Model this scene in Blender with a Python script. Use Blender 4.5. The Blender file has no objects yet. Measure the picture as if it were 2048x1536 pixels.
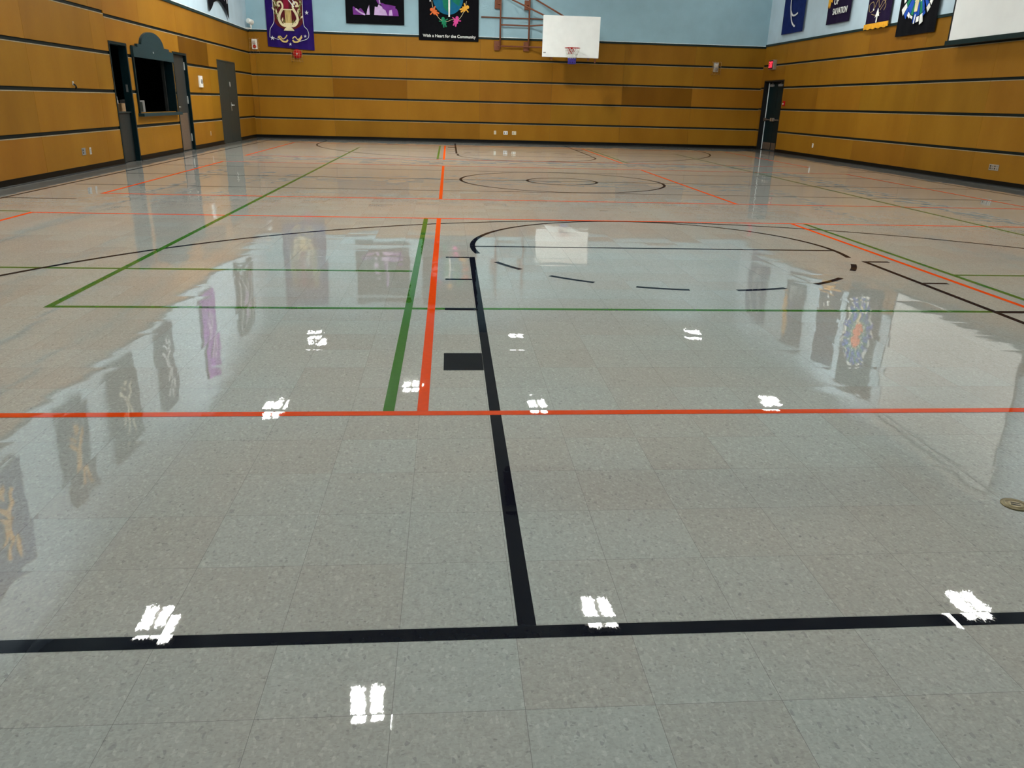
import bpy, bmesh, math, random
from mathutils import Vector, Matrix
random.seed(7)
PI = math.pi
scene = bpy.context.scene
COL = scene.collection
scene.view_settings.view_transform = 'Standard'
scene.view_settings.look = 'None'
scene.view_settings.exposure = 0.0

# ------------------------------------------------------------------ room facts
def XL(y): return -6.1 - y * 0.2 / 14            # left wall face
def XR(y): return 10.95 + (15 - y) * 0.1 / 13    # right wall face
YB, YF, H = 28.0, -2.2, 6.68
AL = math.atan2(1, -0.2 / 14)                    # local x of the left wall runs away from the camera
AR = math.atan2(-1, 0.1 / 13)                    # local x of the right wall runs towards the camera
FRAME = {'left': ((XL(0), 0, 0), AL), 'right': ((XR(0), 0, 0), AR), 'back': ((0, YB, 0), 0.0), 'front': ((0, YF, 0), PI)}
# in each wall frame: x runs to the right for someone facing the wall, z is up, -y is out into the hall

# ------------------------------------------------------------------ materials
def srgb(h):
    h = h.lstrip('#'); v = [int(h[i:i+2], 16) / 255 for i in (0, 2, 4)]
    return tuple(c / 12.92 if c <= .04045 else ((c + .055) / 1.055) ** 2.4 for c in v)
def N(nt, t, **kw):
    n = nt.nodes.new(t)
    for k, v in kw.items():
        if k == 'op': n.operation = v
        else: setattr(n, k, v)
    return n
def setin(n, i, v): n.inputs[i].default_value = v
def newmat(name):
    m = bpy.data.materials.new(name); m.use_nodes = True
    nt = m.node_tree; return m, nt, nt.nodes['Principled BSDF']
def mat(name, col, rough=.5, metal=0., var=.12, scale=18., spec=.5, emit=None, es=0.):
    m, nt, b = newmat(name)
    if isinstance(col, str): col = srgb(col)
    g = N(nt, 'ShaderNodeNewGeometry'); no = N(nt, 'ShaderNodeTexNoise'); setin(no, 'Scale', scale); setin(no, 'Detail', 3.)
    nt.links.new(g.outputs['Position'], no.inputs['Vector'])
    mr = N(nt, 'ShaderNodeMapRange'); setin(mr, 3, 1 - var); setin(mr, 4, 1 + var); setin(mr, 1, .3); setin(mr, 2, .7)
    nt.links.new(no.outputs['Fac'], mr.inputs[0])
    mx = N(nt, 'ShaderNodeVectorMath', op='SCALE'); mx.inputs[0].default_value = col
    nt.links.new(mr.outputs[0], mx.inputs['Scale']); nt.links.new(mx.outputs[0], b.inputs['Base Color'])
    setin(b, 'Roughness', rough); setin(b, 'Metallic', metal); setin(b, 'Specular IOR Level', spec)
    if emit is not None:
        b.inputs['Emission Color'].default_value = (*emit, 1); setin(b, 'Emission Strength', es)
    return m

T = .3048
T0 = (-0.437, 1.401)
def floor_normal(nt, b):
    """gentle waviness of waxed vinyl tile: slow swell, a slight tilt per tile, fine wax ripple"""
    g = N(nt, 'ShaderNodeNewGeometry'); P = g.outputs['Position']
    sub = N(nt, 'ShaderNodeVectorMath', op='SUBTRACT'); nt.links.new(P, sub.inputs[0]); sub.inputs[1].default_value = (T0[0], T0[1], 0)
    sc = N(nt, 'ShaderNodeVectorMath', op='DIVIDE'); nt.links.new(sub.outputs[0], sc.inputs[0]); sc.inputs[1].default_value = (T, T, 1)
    fl = N(nt, 'ShaderNodeVectorMath', op='FLOOR'); nt.links.new(sc.outputs[0], fl.inputs[0])
    wn = N(nt, 'ShaderNodeTexWhiteNoise'); wn.noise_dimensions = '2D'; nt.links.new(fl.outputs[0], wn.inputs['Vector'])
    def cent(sock, amp):
        a = N(nt, 'ShaderNodeVectorMath', op='SUBTRACT'); nt.links.new(sock, a.inputs[0]); a.inputs[1].default_value = (.5, .5, .5)
        s = N(nt, 'ShaderNodeVectorMath', op='MULTIPLY'); nt.links.new(a.outputs[0], s.inputs[0]); s.inputs[1].default_value = (amp, amp, 0)
        return s.outputs[0]
    def noise(scale, amp, detail, stretch=(1, 1, 1)):
        m = N(nt, 'ShaderNodeVectorMath', op='MULTIPLY'); nt.links.new(P, m.inputs[0]); m.inputs[1].default_value = stretch
        n = N(nt, 'ShaderNodeTexNoise'); setin(n, 'Scale', scale); setin(n, 'Detail', detail); nt.links.new(m.outputs[0], n.inputs['Vector'])
        return cent(n.outputs['Color'], amp)
    parts = [cent(wn.outputs['Color'], .008), noise(1.1, .007, 1.), noise(9., .013, 1., (.4, 1, 1)), noise(60., .004, 2., (1., .55, 1)), noise(230., .006, 1., (1., .4, 1))]
    fr = N(nt, 'ShaderNodeVectorMath', op='FRACTION'); nt.links.new(sc.outputs[0], fr.inputs[0])
    c1 = N(nt, 'ShaderNodeVectorMath', op='MULTIPLY_ADD'); nt.links.new(fr.outputs[0], c1.inputs[0]); c1.inputs[1].default_value = (2, 2, 0); c1.inputs[2].default_value = (-1, -1, 0)
    c2 = N(nt, 'ShaderNodeVectorMath', op='MULTIPLY'); nt.links.new(c1.outputs[0], c2.inputs[0]); nt.links.new(c1.outputs[0], c2.inputs[1])
    c3 = N(nt, 'ShaderNodeVectorMath', op='MULTIPLY'); nt.links.new(c2.outputs[0], c3.inputs[0]); nt.links.new(c2.outputs[0], c3.inputs[1])
    c4 = N(nt, 'ShaderNodeVectorMath', op='MULTIPLY'); nt.links.new(c3.outputs[0], c4.inputs[0]); nt.links.new(c1.outputs[0], c4.inputs[1])
    c5 = N(nt, 'ShaderNodeVectorMath', op='SCALE'); nt.links.new(c4.outputs[0], c5.inputs[0]); setin(c5, 'Scale', .005)
    c6 = N(nt, 'ShaderNodeVectorMath', op='SCALE'); nt.links.new(c1.outputs[0], c6.inputs[0]); setin(c6, 'Scale', .0007)
    parts += [c5.outputs[0], c6.outputs[0]]
    acc = None
    for p in parts:
        ad = N(nt, 'ShaderNodeVectorMath', op='ADD'); nt.links.new(p, ad.inputs[0])
        if acc is None: ad.inputs[1].default_value = (0, 0, 1)
        else: nt.links.new(acc, ad.inputs[1])
        acc = ad.outputs[0]
    nn = N(nt, 'ShaderNodeVectorMath', op='NORMALIZE'); nt.links.new(acc, nn.inputs[0])
    nt.links.new(nn.outputs[0], b.inputs['Normal']); nt.links.new(nn.outputs[0], b.inputs['Coat Normal'])
    setin(b, 'Coat Weight', 1.); setin(b, 'Coat Roughness', .012); setin(b, 'Coat IOR', 1.62); setin(b, 'Roughness', .5); setin(b, 'Specular IOR Level', 0.)
    return P, sc.outputs[0], wn

def floor_material():
    m, nt, b = newmat('waxed_vinyl_tile')
    P, tile, wn = floor_normal(nt, b)
    # chips: irregular flecks, lighter, darker and brown
    def chips(scale, stretch, stops, seed):
        mp = N(nt, 'ShaderNodeMapping'); nt.links.new(P, mp.inputs['Vector'])
        mp.inputs['Rotation'].default_value = (0, 0, seed); mp.inputs['Scale'].default_value = stretch; mp.inputs['Location'].default_value = (seed * 3, seed, 0)
        v = N(nt, 'ShaderNodeTexVoronoi'); setin(v, 'Scale', scale); nt.links.new(mp.outputs[0], v.inputs['Vector'])
        s = N(nt, 'ShaderNodeSeparateColor'); nt.links.new(v.outputs['Color'], s.inputs[0])
        r = N(nt, 'ShaderNodeValToRGB'); r.color_ramp.interpolation = 'CONSTANT'
        while len(r.color_ramp.elements) < len(stops): r.color_ramp.elements.new(.5)
        for e, (p, c) in zip(r.color_ramp.elements, stops): e.position = p; e.color = (*c, 1)
        nt.links.new(s.outputs[0], r.inputs[0]); return r.outputs[0]
    k = FLOOR_K
    A = chips(140, (1, .55, 1), [(0, (.78, .78, .79)), (.010, (.925, .92, .91)), (.17, (.98, .975, .965)), (.55, (1.01, 1.01, 1.0)), (.84, (1.07, 1.07, 1.06)), (.97, (1.16, 1.16, 1.15))], .6)
    B = chips(240, (.6, 1, 1), [(0, (.74, .74, .75)), (.006, (.93, .925, .92)), (.2, (1, 1, 1)), (.7, (1.03, 1.03, 1.03)), (.92, (1.10, 1.09, 1.08))], 2.1)
    mul = N(nt, 'ShaderNodeVectorMath', op='MULTIPLY'); nt.links.new(A, mul.inputs[0]); nt.links.new(B, mul.inputs[1])
    # slow warm / cool drift and per tile shade
    no = N(nt, 'ShaderNodeTexNoise'); setin(no, 'Scale', .8); setin(no, 'Detail', 2.); nt.links.new(P, no.inputs['Vector'])
    rp = N(nt, 'ShaderNodeValToRGB'); rp.color_ramp.elements[0].position = .35; rp.color_ramp.elements[1].position = .65
    rp.color_ramp.elements[0].color = (*[c * k for c in (.430, .402, .366)], 1); rp.color_ramp.elements[1].color = (*[c * k for c in (.405, .416, .392)], 1)
    wm = N(nt, 'ShaderNodeMath', op='MULTIPLY_ADD'); nt.links.new(wn.outputs['Value'], wm.inputs[0]); wm.inputs[1].default_value = .22
    wo = N(nt, 'ShaderNodeMath', op='SUBTRACT'); nt.links.new(no.outputs['Fac'], wo.inputs[0]); wo.inputs[1].default_value = .11; nt.links.new(wo.outputs[0], wm.inputs[2])
    nt.links.new(wm.outputs[0], rp.inputs[0])
    mr = N(nt, 'ShaderNodeMapRange'); setin(mr, 3, .965); setin(mr, 4, 1.035); nt.links.new(wn.outputs['Value'], mr.inputs[0])
    m2 = N(nt, 'ShaderNodeVectorMath', op='MULTIPLY'); nt.links.new(mul.outputs[0], m2.inputs[0]); nt.links.new(rp.outputs[0], m2.inputs[1])
    m3 = N(nt, 'ShaderNodeVectorMath', op='SCALE'); nt.links.new(m2.outputs[0], m3.inputs[0]); nt.links.new(mr.outputs[0], m3.inputs['Scale'])
    # grey border painted along the walls for the dark baseboard's wavy reflection
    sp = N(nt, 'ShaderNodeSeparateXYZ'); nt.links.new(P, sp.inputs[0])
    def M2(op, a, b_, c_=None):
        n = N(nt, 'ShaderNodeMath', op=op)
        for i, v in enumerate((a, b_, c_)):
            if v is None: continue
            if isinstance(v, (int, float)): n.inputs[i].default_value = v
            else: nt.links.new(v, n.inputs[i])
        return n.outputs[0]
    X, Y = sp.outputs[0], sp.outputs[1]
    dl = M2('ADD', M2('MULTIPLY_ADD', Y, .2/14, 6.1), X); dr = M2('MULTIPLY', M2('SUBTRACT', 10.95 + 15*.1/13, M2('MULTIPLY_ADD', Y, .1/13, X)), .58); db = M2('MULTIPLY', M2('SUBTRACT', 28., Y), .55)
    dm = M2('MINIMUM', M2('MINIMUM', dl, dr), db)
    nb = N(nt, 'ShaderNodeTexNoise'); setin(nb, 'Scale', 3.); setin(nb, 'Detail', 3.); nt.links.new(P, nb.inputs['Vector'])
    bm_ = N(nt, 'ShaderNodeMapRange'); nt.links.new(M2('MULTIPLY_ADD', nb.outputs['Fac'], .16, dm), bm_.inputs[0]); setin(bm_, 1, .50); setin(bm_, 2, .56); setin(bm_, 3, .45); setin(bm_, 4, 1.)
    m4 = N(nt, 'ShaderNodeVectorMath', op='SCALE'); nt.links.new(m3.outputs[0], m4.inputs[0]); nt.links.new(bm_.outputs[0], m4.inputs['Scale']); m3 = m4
    # joints
    fr = N(nt, 'ShaderNodeVectorMath', op='FRACTION'); nt.links.new(tile, fr.inputs[0])
    s1 = N(nt, 'ShaderNodeVectorMath', op='SUBTRACT'); nt.links.new(fr.outputs[0], s1.inputs[0]); s1.inputs[1].default_value = (.5, .5, .5)
    ab = N(nt, 'ShaderNodeVectorMath', op='ABSOLUTE'); nt.links.new(s1.outputs[0], ab.inputs[0])
    sx = N(nt, 'ShaderNodeSeparateXYZ'); nt.links.new(ab.outputs[0], sx.inputs[0])
    mxm = N(nt, 'ShaderNodeMath', op='MAXIMUM'); nt.links.new(sx.outputs[0], mxm.inputs[0]); nt.links.new(sx.outputs[1], mxm.inputs[1])
    gt = N(nt, 'ShaderNodeMath', op='GREATER_THAN'); nt.links.new(mxm.outputs[0], gt.inputs[0]); gt.inputs[1].default_value = .5 - .0018
    mixj = N(nt, 'ShaderNodeMix', data_type='RGBA'); nt.links.new(gt.outputs[0], mixj.inputs['Factor'])
    nt.links.new(m3.outputs[0], mixj.inputs['A']); mixj.inputs['B'].default_value = (.20, .19, .18, 1)
    nt.links.new(mixj.outputs['Result'], b.inputs['Base Color'])
    return m
def tape_material(name, col, coat=.32):
    m, nt, b = newmat(name)
    P, tile, wn = floor_normal(nt, b)
    no = N(nt, 'ShaderNodeTexNoise'); setin(no, 'Scale', 40.); nt.links.new(P, no.inputs['Vector'])
    mr = N(nt, 'ShaderNodeMapRange'); setin(mr, 3, .9); setin(mr, 4, 1.1); nt.links.new(no.outputs['Fac'], mr.inputs[0])
    mx = N(nt, 'ShaderNodeVectorMath', op='SCALE'); mx.inputs[0].default_value = col; nt.links.new(mr.outputs[0], mx.inputs['Scale'])
    nt.links.new(mx.outputs[0], b.inputs['Base Color']); setin(b, 'Coat Weight', coat)
    return m
def panel_material():
    m, nt, b = newmat('honey_birch_plywood')
    at = N(nt, 'ShaderNodeAttribute'); at.attribute_name = 'shade'
    tc = N(nt, 'ShaderNodeNewGeometry')
    mp = N(nt, 'ShaderNodeMapping'); mp.inputs['Scale'].default_value = (1, 1, .35); nt.links.new(tc.outputs['Position'], mp.inputs['Vector'])
    n1 = N(nt, 'ShaderNodeTexNoise'); setin(n1, 'Scale', 1.3); setin(n1, 'Detail', 3.); nt.links.new(mp.outputs[0], n1.inputs['Vector'])
    n2 = N(nt, 'ShaderNodeTexNoise'); setin(n2, 'Scale', 45.); setin(n2, 'Detail', 3.); nt.links.new(mp.outputs[0], n2.inputs['Vector'])
    r = N(nt, 'ShaderNodeValToRGB'); r.color_ramp.elements[0].position = .3; r.color_ramp.elements[1].position = .7
    r.color_ramp.elements[0].color = (*WOOD_A, 1); r.color_ramp.elements[1].color = (*WOOD_B, 1)
    nt.links.new(n1.outputs['Fac'], r.inputs[0])
    mr = N(nt, 'ShaderNodeMapRange'); setin(mr, 3, .94); setin(mr, 4, 1.06); nt.links.new(n2.outputs['Fac'], mr.inputs[0])
    s = N(nt, 'ShaderNodeVectorMath', op='SCALE'); nt.links.new(r.outputs[0], s.inputs[0]); nt.links.new(mr.outputs[0], s.inputs['Scale'])
    mu = N(nt, 'ShaderNodeVectorMath', op='MULTIPLY'); nt.links.new(s.outputs[0], mu.inputs[0]); nt.links.new(at.outputs['Color'], mu.inputs[1])
    nt.links.new(mu.outputs[0], b.inputs['Base Color']); setin(b, 'Roughness', .5); setin(b, 'Specular IOR Level', .12)
    return m
def block_material(name, BLUE):
    m, nt, b = newmat(name)
    g = N(nt, 'ShaderNodeNewGeometry')
    n1 = N(nt, 'ShaderNodeTexNoise'); setin(n1, 'Scale', 2.); setin(n1, 'Detail', 4.); nt.links.new(g.outputs['Position'], n1.inputs['Vector'])
    r = N(nt, 'ShaderNodeValToRGB'); r.color_ramp.elements[0].position = .3; r.color_ramp.elements[1].position = .7
    r.color_ramp.elements[0].color = (*[c * .93 for c in BLUE], 1); r.color_ramp.elements[1].color = (*[c * 1.05 for c in BLUE], 1)
    nt.links.new(n1.outputs['Fac'], r.inputs[0]); nt.links.new(r.outputs[0], b.inputs['Base Color'])
    n2 = N(nt, 'ShaderNodeTexNoise'); setin(n2, 'Scale', 30.); nt.links.new(g.outputs['Position'], n2.inputs['Vector'])
    bp = N(nt, 'ShaderNodeBump'); setin(bp, 'Strength', .25); setin(bp, 'Distance', .01); nt.links.new(n2.outputs['Fac'], bp.inputs['Height']); nt.links.new(bp.outputs[0], b.inputs['Normal'])
    setin(b, 'Roughness', .6); return m

FLOOR_K = 1.0
WOOD_A = (.245, .102, .0062); WOOD_B = (.30, .134, .0095)
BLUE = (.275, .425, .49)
M = {}
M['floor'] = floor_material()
M['black_tape'] = tape_material('black_court_tape', (.006, .007, .013))
M['orange_tape'] = tape_material('orange_court_tape', (.74, .064, .007), .5)
M['green_tape'] = tape_material('green_court_tape', (.045, .15, .02), .6)
M['wood'] = panel_material()
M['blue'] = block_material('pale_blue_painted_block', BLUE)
M['blueside'] = block_material('paler_blue_side_block', (.48, .60, .68))  # upper side walls set paler than the back wall
M['groove'] = mat('dark_green_groove', (.006, .010, .009), .6, spec=.12)
M['edge'] = mat('pale_panel_edge', (.30, .25, .17), .6, spec=.1)
M['trim'] = mat('dark_green_trim', (.010, .022, .021), .4, spec=.12)
M['lit_line'] = mat('pale_lit_line', (.75, .80, .80), .5)
M['base'] = mat('black_rubber_base', (.004, .004, .0035), .35, var=.2, spec=.12)
M['ceiling'] = mat('pale_grey_ceiling', (.50, .57, .53), .8, var=.06, scale=1.2)
M['beam'] = mat('brown_glulam_beam', (.10, .060, .035), .7, spec=.1)
M['teal'] = mat('dark_teal_paint', (.003, .013, .016), .4, spec=.12)
M['teal2'] = mat('mid_teal_paint', (.014, .034, .040), .45, spec=.12)
M['slate'] = mat('grey_green_door_paint', (.026, .033, .030), .4, spec=.12)
M['greyleaf'] = mat('grey_door_paint', (.028, .030, .029), .35, spec=.12)
M['kick'] = mat('brushed_kick_plate', (.22, .16, .12), .35, .6)
M['steel'] = mat('brushed_steel', (.62, .62, .60), .3, .9)
M['chrome'] = mat('bright_chrome', (.85, .85, .82), .2, .6)
M['white'] = mat('white_plastic', (.80, .78, .72), .4, var=.04)
M['cream'] = mat('cream_plastic', (.70, .60, .42), .4, var=.04)
M['grey'] = mat('grey_plastic', (.22, .21, .20), .5)
M['dark'] = mat('black_plastic', (.012, .012, .012), .4, spec=.12)
M['void'] = mat('unlit_kitchen_dark', (.012, .012, .012), .9)
M['red'] = mat('red_paint', (.40, .010, .010), .5, spec=.1)
M['rust'] = mat('red_brown_steel', (.17, .058, .030), .5, spec=.15)
M['boardwhite'] = mat('white_backboard', (.86, .86, .83), .35, var=.03, scale=4)
M['netwhite'] = mat('white_net_cord', (.8, .78, .72), .8)
M['netblue'] = mat('purple_net_cord', (.05, .03, .25), .8)
M['brass'] = mat('worn_brass', (.20, .16, .085), .4, .8)
M['tan'] = mat('tan_wood', (.42, .25, .12), .6)
M['paper'] = mat('off_white_paper', (.70, .66, .58), .8)
M['lens'] = mat('lit_lens', (.9, .9, .9), .5, emit=(.98, 1., .96), es=222.)
M['lens_fill'] = mat('added_fill_lens', (.9, .9, .9), .5, emit=(.98, 1., .96), es=98.)
M['lens_back'] = mat('faint_lit_lens', (.9, .9, .9), .5, emit=(.98, 1., .96), es=34.)
M['lens_bright'] = mat('bright_lit_lens', (.9, .9, .9), .5, emit=(.98, 1., .96), es=860.)
M['exitred'] = mat('lit_red_face', (.5, .02, .03), .5, emit=(1., .05, .09), es=1.3)
M['screen'] = mat('white_screen_cloth', (.84, .84, .82), .8, var=.02, scale=3)
def cloth(name, c, rough=.85, var=.15): return mat(name, c, rough, var=var, scale=6, spec=.08)
M['purple'] = cloth('purple_satin', (.018, .006, .095), .7)
M['blackcloth'] = cloth('black_cloth', (.0035, .0035, .005))
M['navycloth'] = cloth('navy_cloth', (.008, .018, .10))
M['plumcloth'] = cloth('plum_cloth', (.013, .007, .028))
M['gold'] = cloth('gold_thread', (.62, .45, .17), .5)
M['palegold'] = cloth('pale_gold_thread', (.68, .58, .36), .5)
M['olive'] = cloth('olive_leaf_thread', (.13, .14, .035))
M['maroon'] = cloth('maroon_cloth', (.09, .012, .015))
M['crimson'] = cloth('crimson_cloth', (.20, .012, .03))
M['silver'] = cloth('silver_thread', (.68, .68, .70), .5)
M['lilac'] = cloth('lilac_cloth', (.55, .38, .62))
M['violet'] = cloth('violet_cloth', (.17, .035, .24))
M['pink'] = cloth('pink_felt', (.62, .07, .28))
M['orangefelt'] = cloth('orange_felt', (.75, .17, .05))
M['yellowfelt'] = cloth('yellow_felt', (.75, .38, .05))
M['greenfelt'] = cloth('green_felt', (.02, .20, .10))
M['bluefelt'] = cloth('sea_blue_felt', (.012, .12, .22))
M['tealfelt'] = cloth('land_green_felt', (.015, .17, .10))
M['royal'] = cloth('royal_blue_felt', (.02, .08, .42))
M['whitefelt'] = cloth('white_felt', (.82, .82, .78))
M['amber'] = cloth('amber_felt', (.75, .36, .03))

# ------------------------------------------------------------------ mesh helpers
def box(bm, x0, x1, y0, y1, z0, z1, mi=0, shade=None):
    vs = [bm.verts.new((x, y, z)) for x in (x0, x1) for y in (y0, y1) for z in (z0, z1)]
    fs = [(0, 1, 3, 2), (4, 6, 7, 5), (0, 4, 5, 1), (2, 3, 7, 6), (0, 2, 6, 4), (1, 5, 7, 3)]
    out = []
    for f in fs:
        fc = bm.faces.new([vs[i] for i in f]); fc.material_index = mi; out.append(fc)
    if shade is not None:
        lay = bm.loops.layers.color.get('shade') or bm.loops.layers.color.new('shade')
        for fc in out:
            for l in fc.loops: l[lay] = (*shade, 1)
    return out
def rbox(bm, x0, x1, y0, y1, z0, z1, r=.01, mi=0):
    t = bmesh.new(); box(t, x0, x1, y0, y1, z0, z1, mi)
    bmesh.ops.bevel(t, geom=t.edges[:], offset=r, segments=2, profile=.7, affect='EDGES')
    for f in t.faces: f.material_index = mi
    merge(bm, t)
def merge(bm, t):
    mp = {v: bm.verts.new(v.co) for v in t.verts}
    for f in t.faces:
        try:
            g = bm.faces.new([mp[v] for v in f.verts]); g.material_index = f.material_index; g.smooth = f.smooth
        except ValueError: pass
    t.free()
def prism(bm, pts, y0, y1, mi=0):
    """polygon in the x-z plane drawn out from y0 to y1"""
    a = [bm.verts.new((x, y0, z)) for x, z in pts]; b = [bm.verts.new((x, y1, z)) for x, z in pts]
    n = len(pts)
    for f in ([a, list(reversed(b))] + [[a[i], b[i], b[(i+1) % n], a[(i+1) % n]] for i in range(n)]):
        try: fc = bm.faces.new(f); fc.material_index = mi
        except ValueError: pass
def tube(bm, pts, r, seg=8, mi=0, closed=False):
    pts = [Vector(p) for p in pts]; n = len(pts); rings = []
    for i, p in enumerate(pts):
        if closed: d = pts[(i+1) % n] - pts[i-1]
        else: d = pts[min(i+1, n-1)] - pts[max(i-1, 0)]
        d.normalize(); up = Vector((0, 0, 1)) if abs(d.z) < .9 else Vector((1, 0, 0))
        a = d.cross(up).normalized(); b = d.cross(a)
        rr = r[i] if isinstance(r, (list, tuple)) else r
        rings.append([bm.verts.new(p + rr * (math.cos(2*PI*k/seg) * a + math.sin(2*PI*k/seg) * b)) for k in range(seg)])
    for i in range(n if closed else n - 1):
        A, B = rings[i], rings[(i+1) % n]
        for k in range(seg):
            f = bm.faces.new([A[k], A[(k+1) % seg], B[(k+1) % seg], B[k]]); f.material_index = mi; f.smooth = True
    if not closed:
        for R in (rings[0], rings[-1]):
            f = bm.faces.new(R); f.material_index = mi
def lathe(bm, prof, axis='y', seg=28, c=(0, 0, 0), mi=0):
    """profile of (radius, along-axis)"""
    rings = []
    for r, h in prof:
        ring = []
        for k in range(seg):
            a = 2 * PI * k / seg; u, v = r * math.cos(a), r * math.sin(a)
            p = (u, h, v) if axis == 'y' else (u, v, h)
            ring.append(bm.verts.new((c[0] + p[0], c[1] + p[1], c[2] + p[2])))
        rings.append(ring)
    for A, B in zip(rings, rings[1:]):
        for k in range(seg):
            f = bm.faces.new([A[k], A[(k+1) % seg], B[(k+1) % seg], B[k]]); f.material_index = mi; f.smooth = True
    for R in (rings[0], rings[-1]):
        f = bm.faces.new(R); f.material_index = mi
def stroke(bm, pts, w, y, th=.004, mi=0):
    """flat ribbon in the x-z plane along pts; w is a width or one width per point"""
    n = len(pts); L, R = [], []
    for i in range(n):
        a, b = pts[max(i-1, 0)], pts[min(i+1, n-1)]
        dx, dz = b[0]-a[0], b[1]-a[1]; l = math.hypot(dx, dz) or 1
        ww = (w[i] if isinstance(w, (list, tuple)) else w) / 2
        L.append((pts[i][0] - dz/l*ww, pts[i][1] + dx/l*ww)); R.append((pts[i][0] + dz/l*ww, pts[i][1] - dx/l*ww))
    F = [[bm.verts.new((p[0], yy, p[1])) for p in S] for yy in (y - th, y) for S in (L, R)]
    for i in range(n-1):
        for A, B in ((F[0], F[1]), (F[3], F[2]), (F[2], F[0]), (F[1], F[3])):
            fc = bm.faces.new([A[i], A[i+1], B[i+1], B[i]]); fc.material_index = mi
    for i in (0, n-1):
        fc = bm.faces.new([F[0][i], F[1][i], F[3][i], F[2][i]]); fc.material_index = mi
def ell(cx, cz, rx, rz, n=32, a0=0, a1=2*PI):
    full = abs(a1 - a0 - 2*PI) < 1e-6
    return [(cx + rx*math.cos(a0 + (a1-a0)*k/(n if full else n-1)), cz + rz*math.sin(a0 + (a1-a0)*k/(n if full else n-1))) for k in range(n)]
def star(cx, cz, r, n=5, k=.42, rot=PI/2):
    return [(cx + (r if i % 2 == 0 else r*k)*math.cos(rot + PI*i/n), cz + (r if i % 2 == 0 else r*k)*math.sin(rot + PI*i/n)) for i in range(2*n)]
def curve(ctrl, n=24):
    """Catmull-Rom through control points"""
    P_ = [ctrl[0]] + list(ctrl) + [ctrl[-1]]; out = []
    seg = len(ctrl) - 1; m = max(2, n // seg)
    for s in range(seg):
        a, b, c, d = P_[s:s+4]
        for k in range(m):
            t = k / m
            out.append(tuple(.5*((2*b[j]) + (-a[j]+c[j])*t + (2*a[j]-5*b[j]+4*c[j]-d[j])*t*t + (-a[j]+3*b[j]-3*c[j]+d[j])*t**3) for j in range(len(b))))
    out.append(tuple(ctrl[-1])); return out

def obj(name, bm, mats, parent=None, recalc=True):
    if recalc: bmesh.ops.recalc_face_normals(bm, faces=bm.faces[:])
    me = bpy.data.meshes.new(name); bm.to_mesh(me); bm.free()
    for m in (mats if isinstance(mats, (list, tuple)) else [mats]): me.materials.append(M[m] if isinstance(m, str) else m)
    o = bpy.data.objects.new(name, me); COL.objects.link(o)
    if parent is not None: o.parent = parent
    return o
def tag(o, label, cat, group=None):
    o['label'] = label; o['category'] = cat
    if group: o['group'] = group
    return o
def thing(name, label, cat, loc=(0, 0, 0), rotz=0., group=None):
    o = bpy.data.objects.new(name, None); COL.objects.link(o); o.location = loc; o.rotation_euler = (0, 0, rotz)
    o.empty_display_size = .1
    return tag(o, label, cat, group)
def on_wall(wall, x, z, out=0.):
    (ox, oy, oz), a = FRAME[wall]
    return (ox + x*math.cos(a) + out*math.sin(a), oy + x*math.sin(a) - out*math.cos(a), z), a
def wthing(name, label, cat, wall, x, z, out=.021, group=None):
    loc, a = on_wall(wall, x, z, out); return thing(name, label, cat, loc, a, group)
def struct(name, bm, mats, parent=None, wall=None):
    o = obj(name, bm, mats, parent)
    if parent is None: o['kind'] = 'structure'
    if wall: (o.location, a) = (FRAME[wall][0], FRAME[wall][1]); o.rotation_euler = (0, 0, a)
    return o
def copy_tree(o, parent=None):
    c = o.copy(); COL.objects.link(c); c.parent = parent
    for ch in list(o.children): copy_tree(ch, c)
    return c
def lettering(name, s, width, x, z, y, m, parent, offset=.0, condense=1., height=None):
    cu = bpy.data.curves.new(name, 'FONT'); cu.body = s; cu.align_x = 'CENTER'; cu.align_y = 'CENTER'; cu.extrude = .003; cu.offset = offset
    t = bpy.data.objects.new(name, cu); COL.objects.link(t)
    bpy.context.view_layer.update()
    me = bpy.data.meshes.new_from_object(t.evaluated_get(bpy.context.evaluated_depsgraph_get()))
    bpy.data.objects.remove(t); bpy.data.curves.remove(cu)
    xs = [v.co.x for v in me.vertices]; k = width / (max(xs) - min(xs)); ys = [v.co.y for v in me.vertices]
    kz = k if height is None else height / (max(ys) - min(ys))
    for v in me.vertices: v.co = (v.co.x * k + x, y - v.co.z, v.co.y * kz + z)
    me.materials.clear(); me.materials.append(M[m])
    o = bpy.data.objects.new(name, me); COL.objects.link(o); o.parent = parent
    return o

# ------------------------------------------------------------------ room shell
def cells(x0, x1, z0, z1, holes):
    xs = sorted({x0, x1, *[v for h in holes for v in h[:2] if x0 < v < x1]}); zs = sorted({z0, z1, *[v for h in holes for v in h[2:] if z0 < v < z1]})
    for a, b in zip(xs, xs[1:]):
        col = []
        for c, d in zip(zs, zs[1:]):
            mx, mz = (a+b)/2, (c+d)/2
            if any(h[0] < mx < h[1] and h[2] < mz < h[3] for h in holes): continue
            if col and abs(col[-1][1] - c) < 1e-9: col[-1] = (col[-1][0], d)
            else: col.append((c, d))
        for c, d in col: yield a, b, c, d

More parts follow.
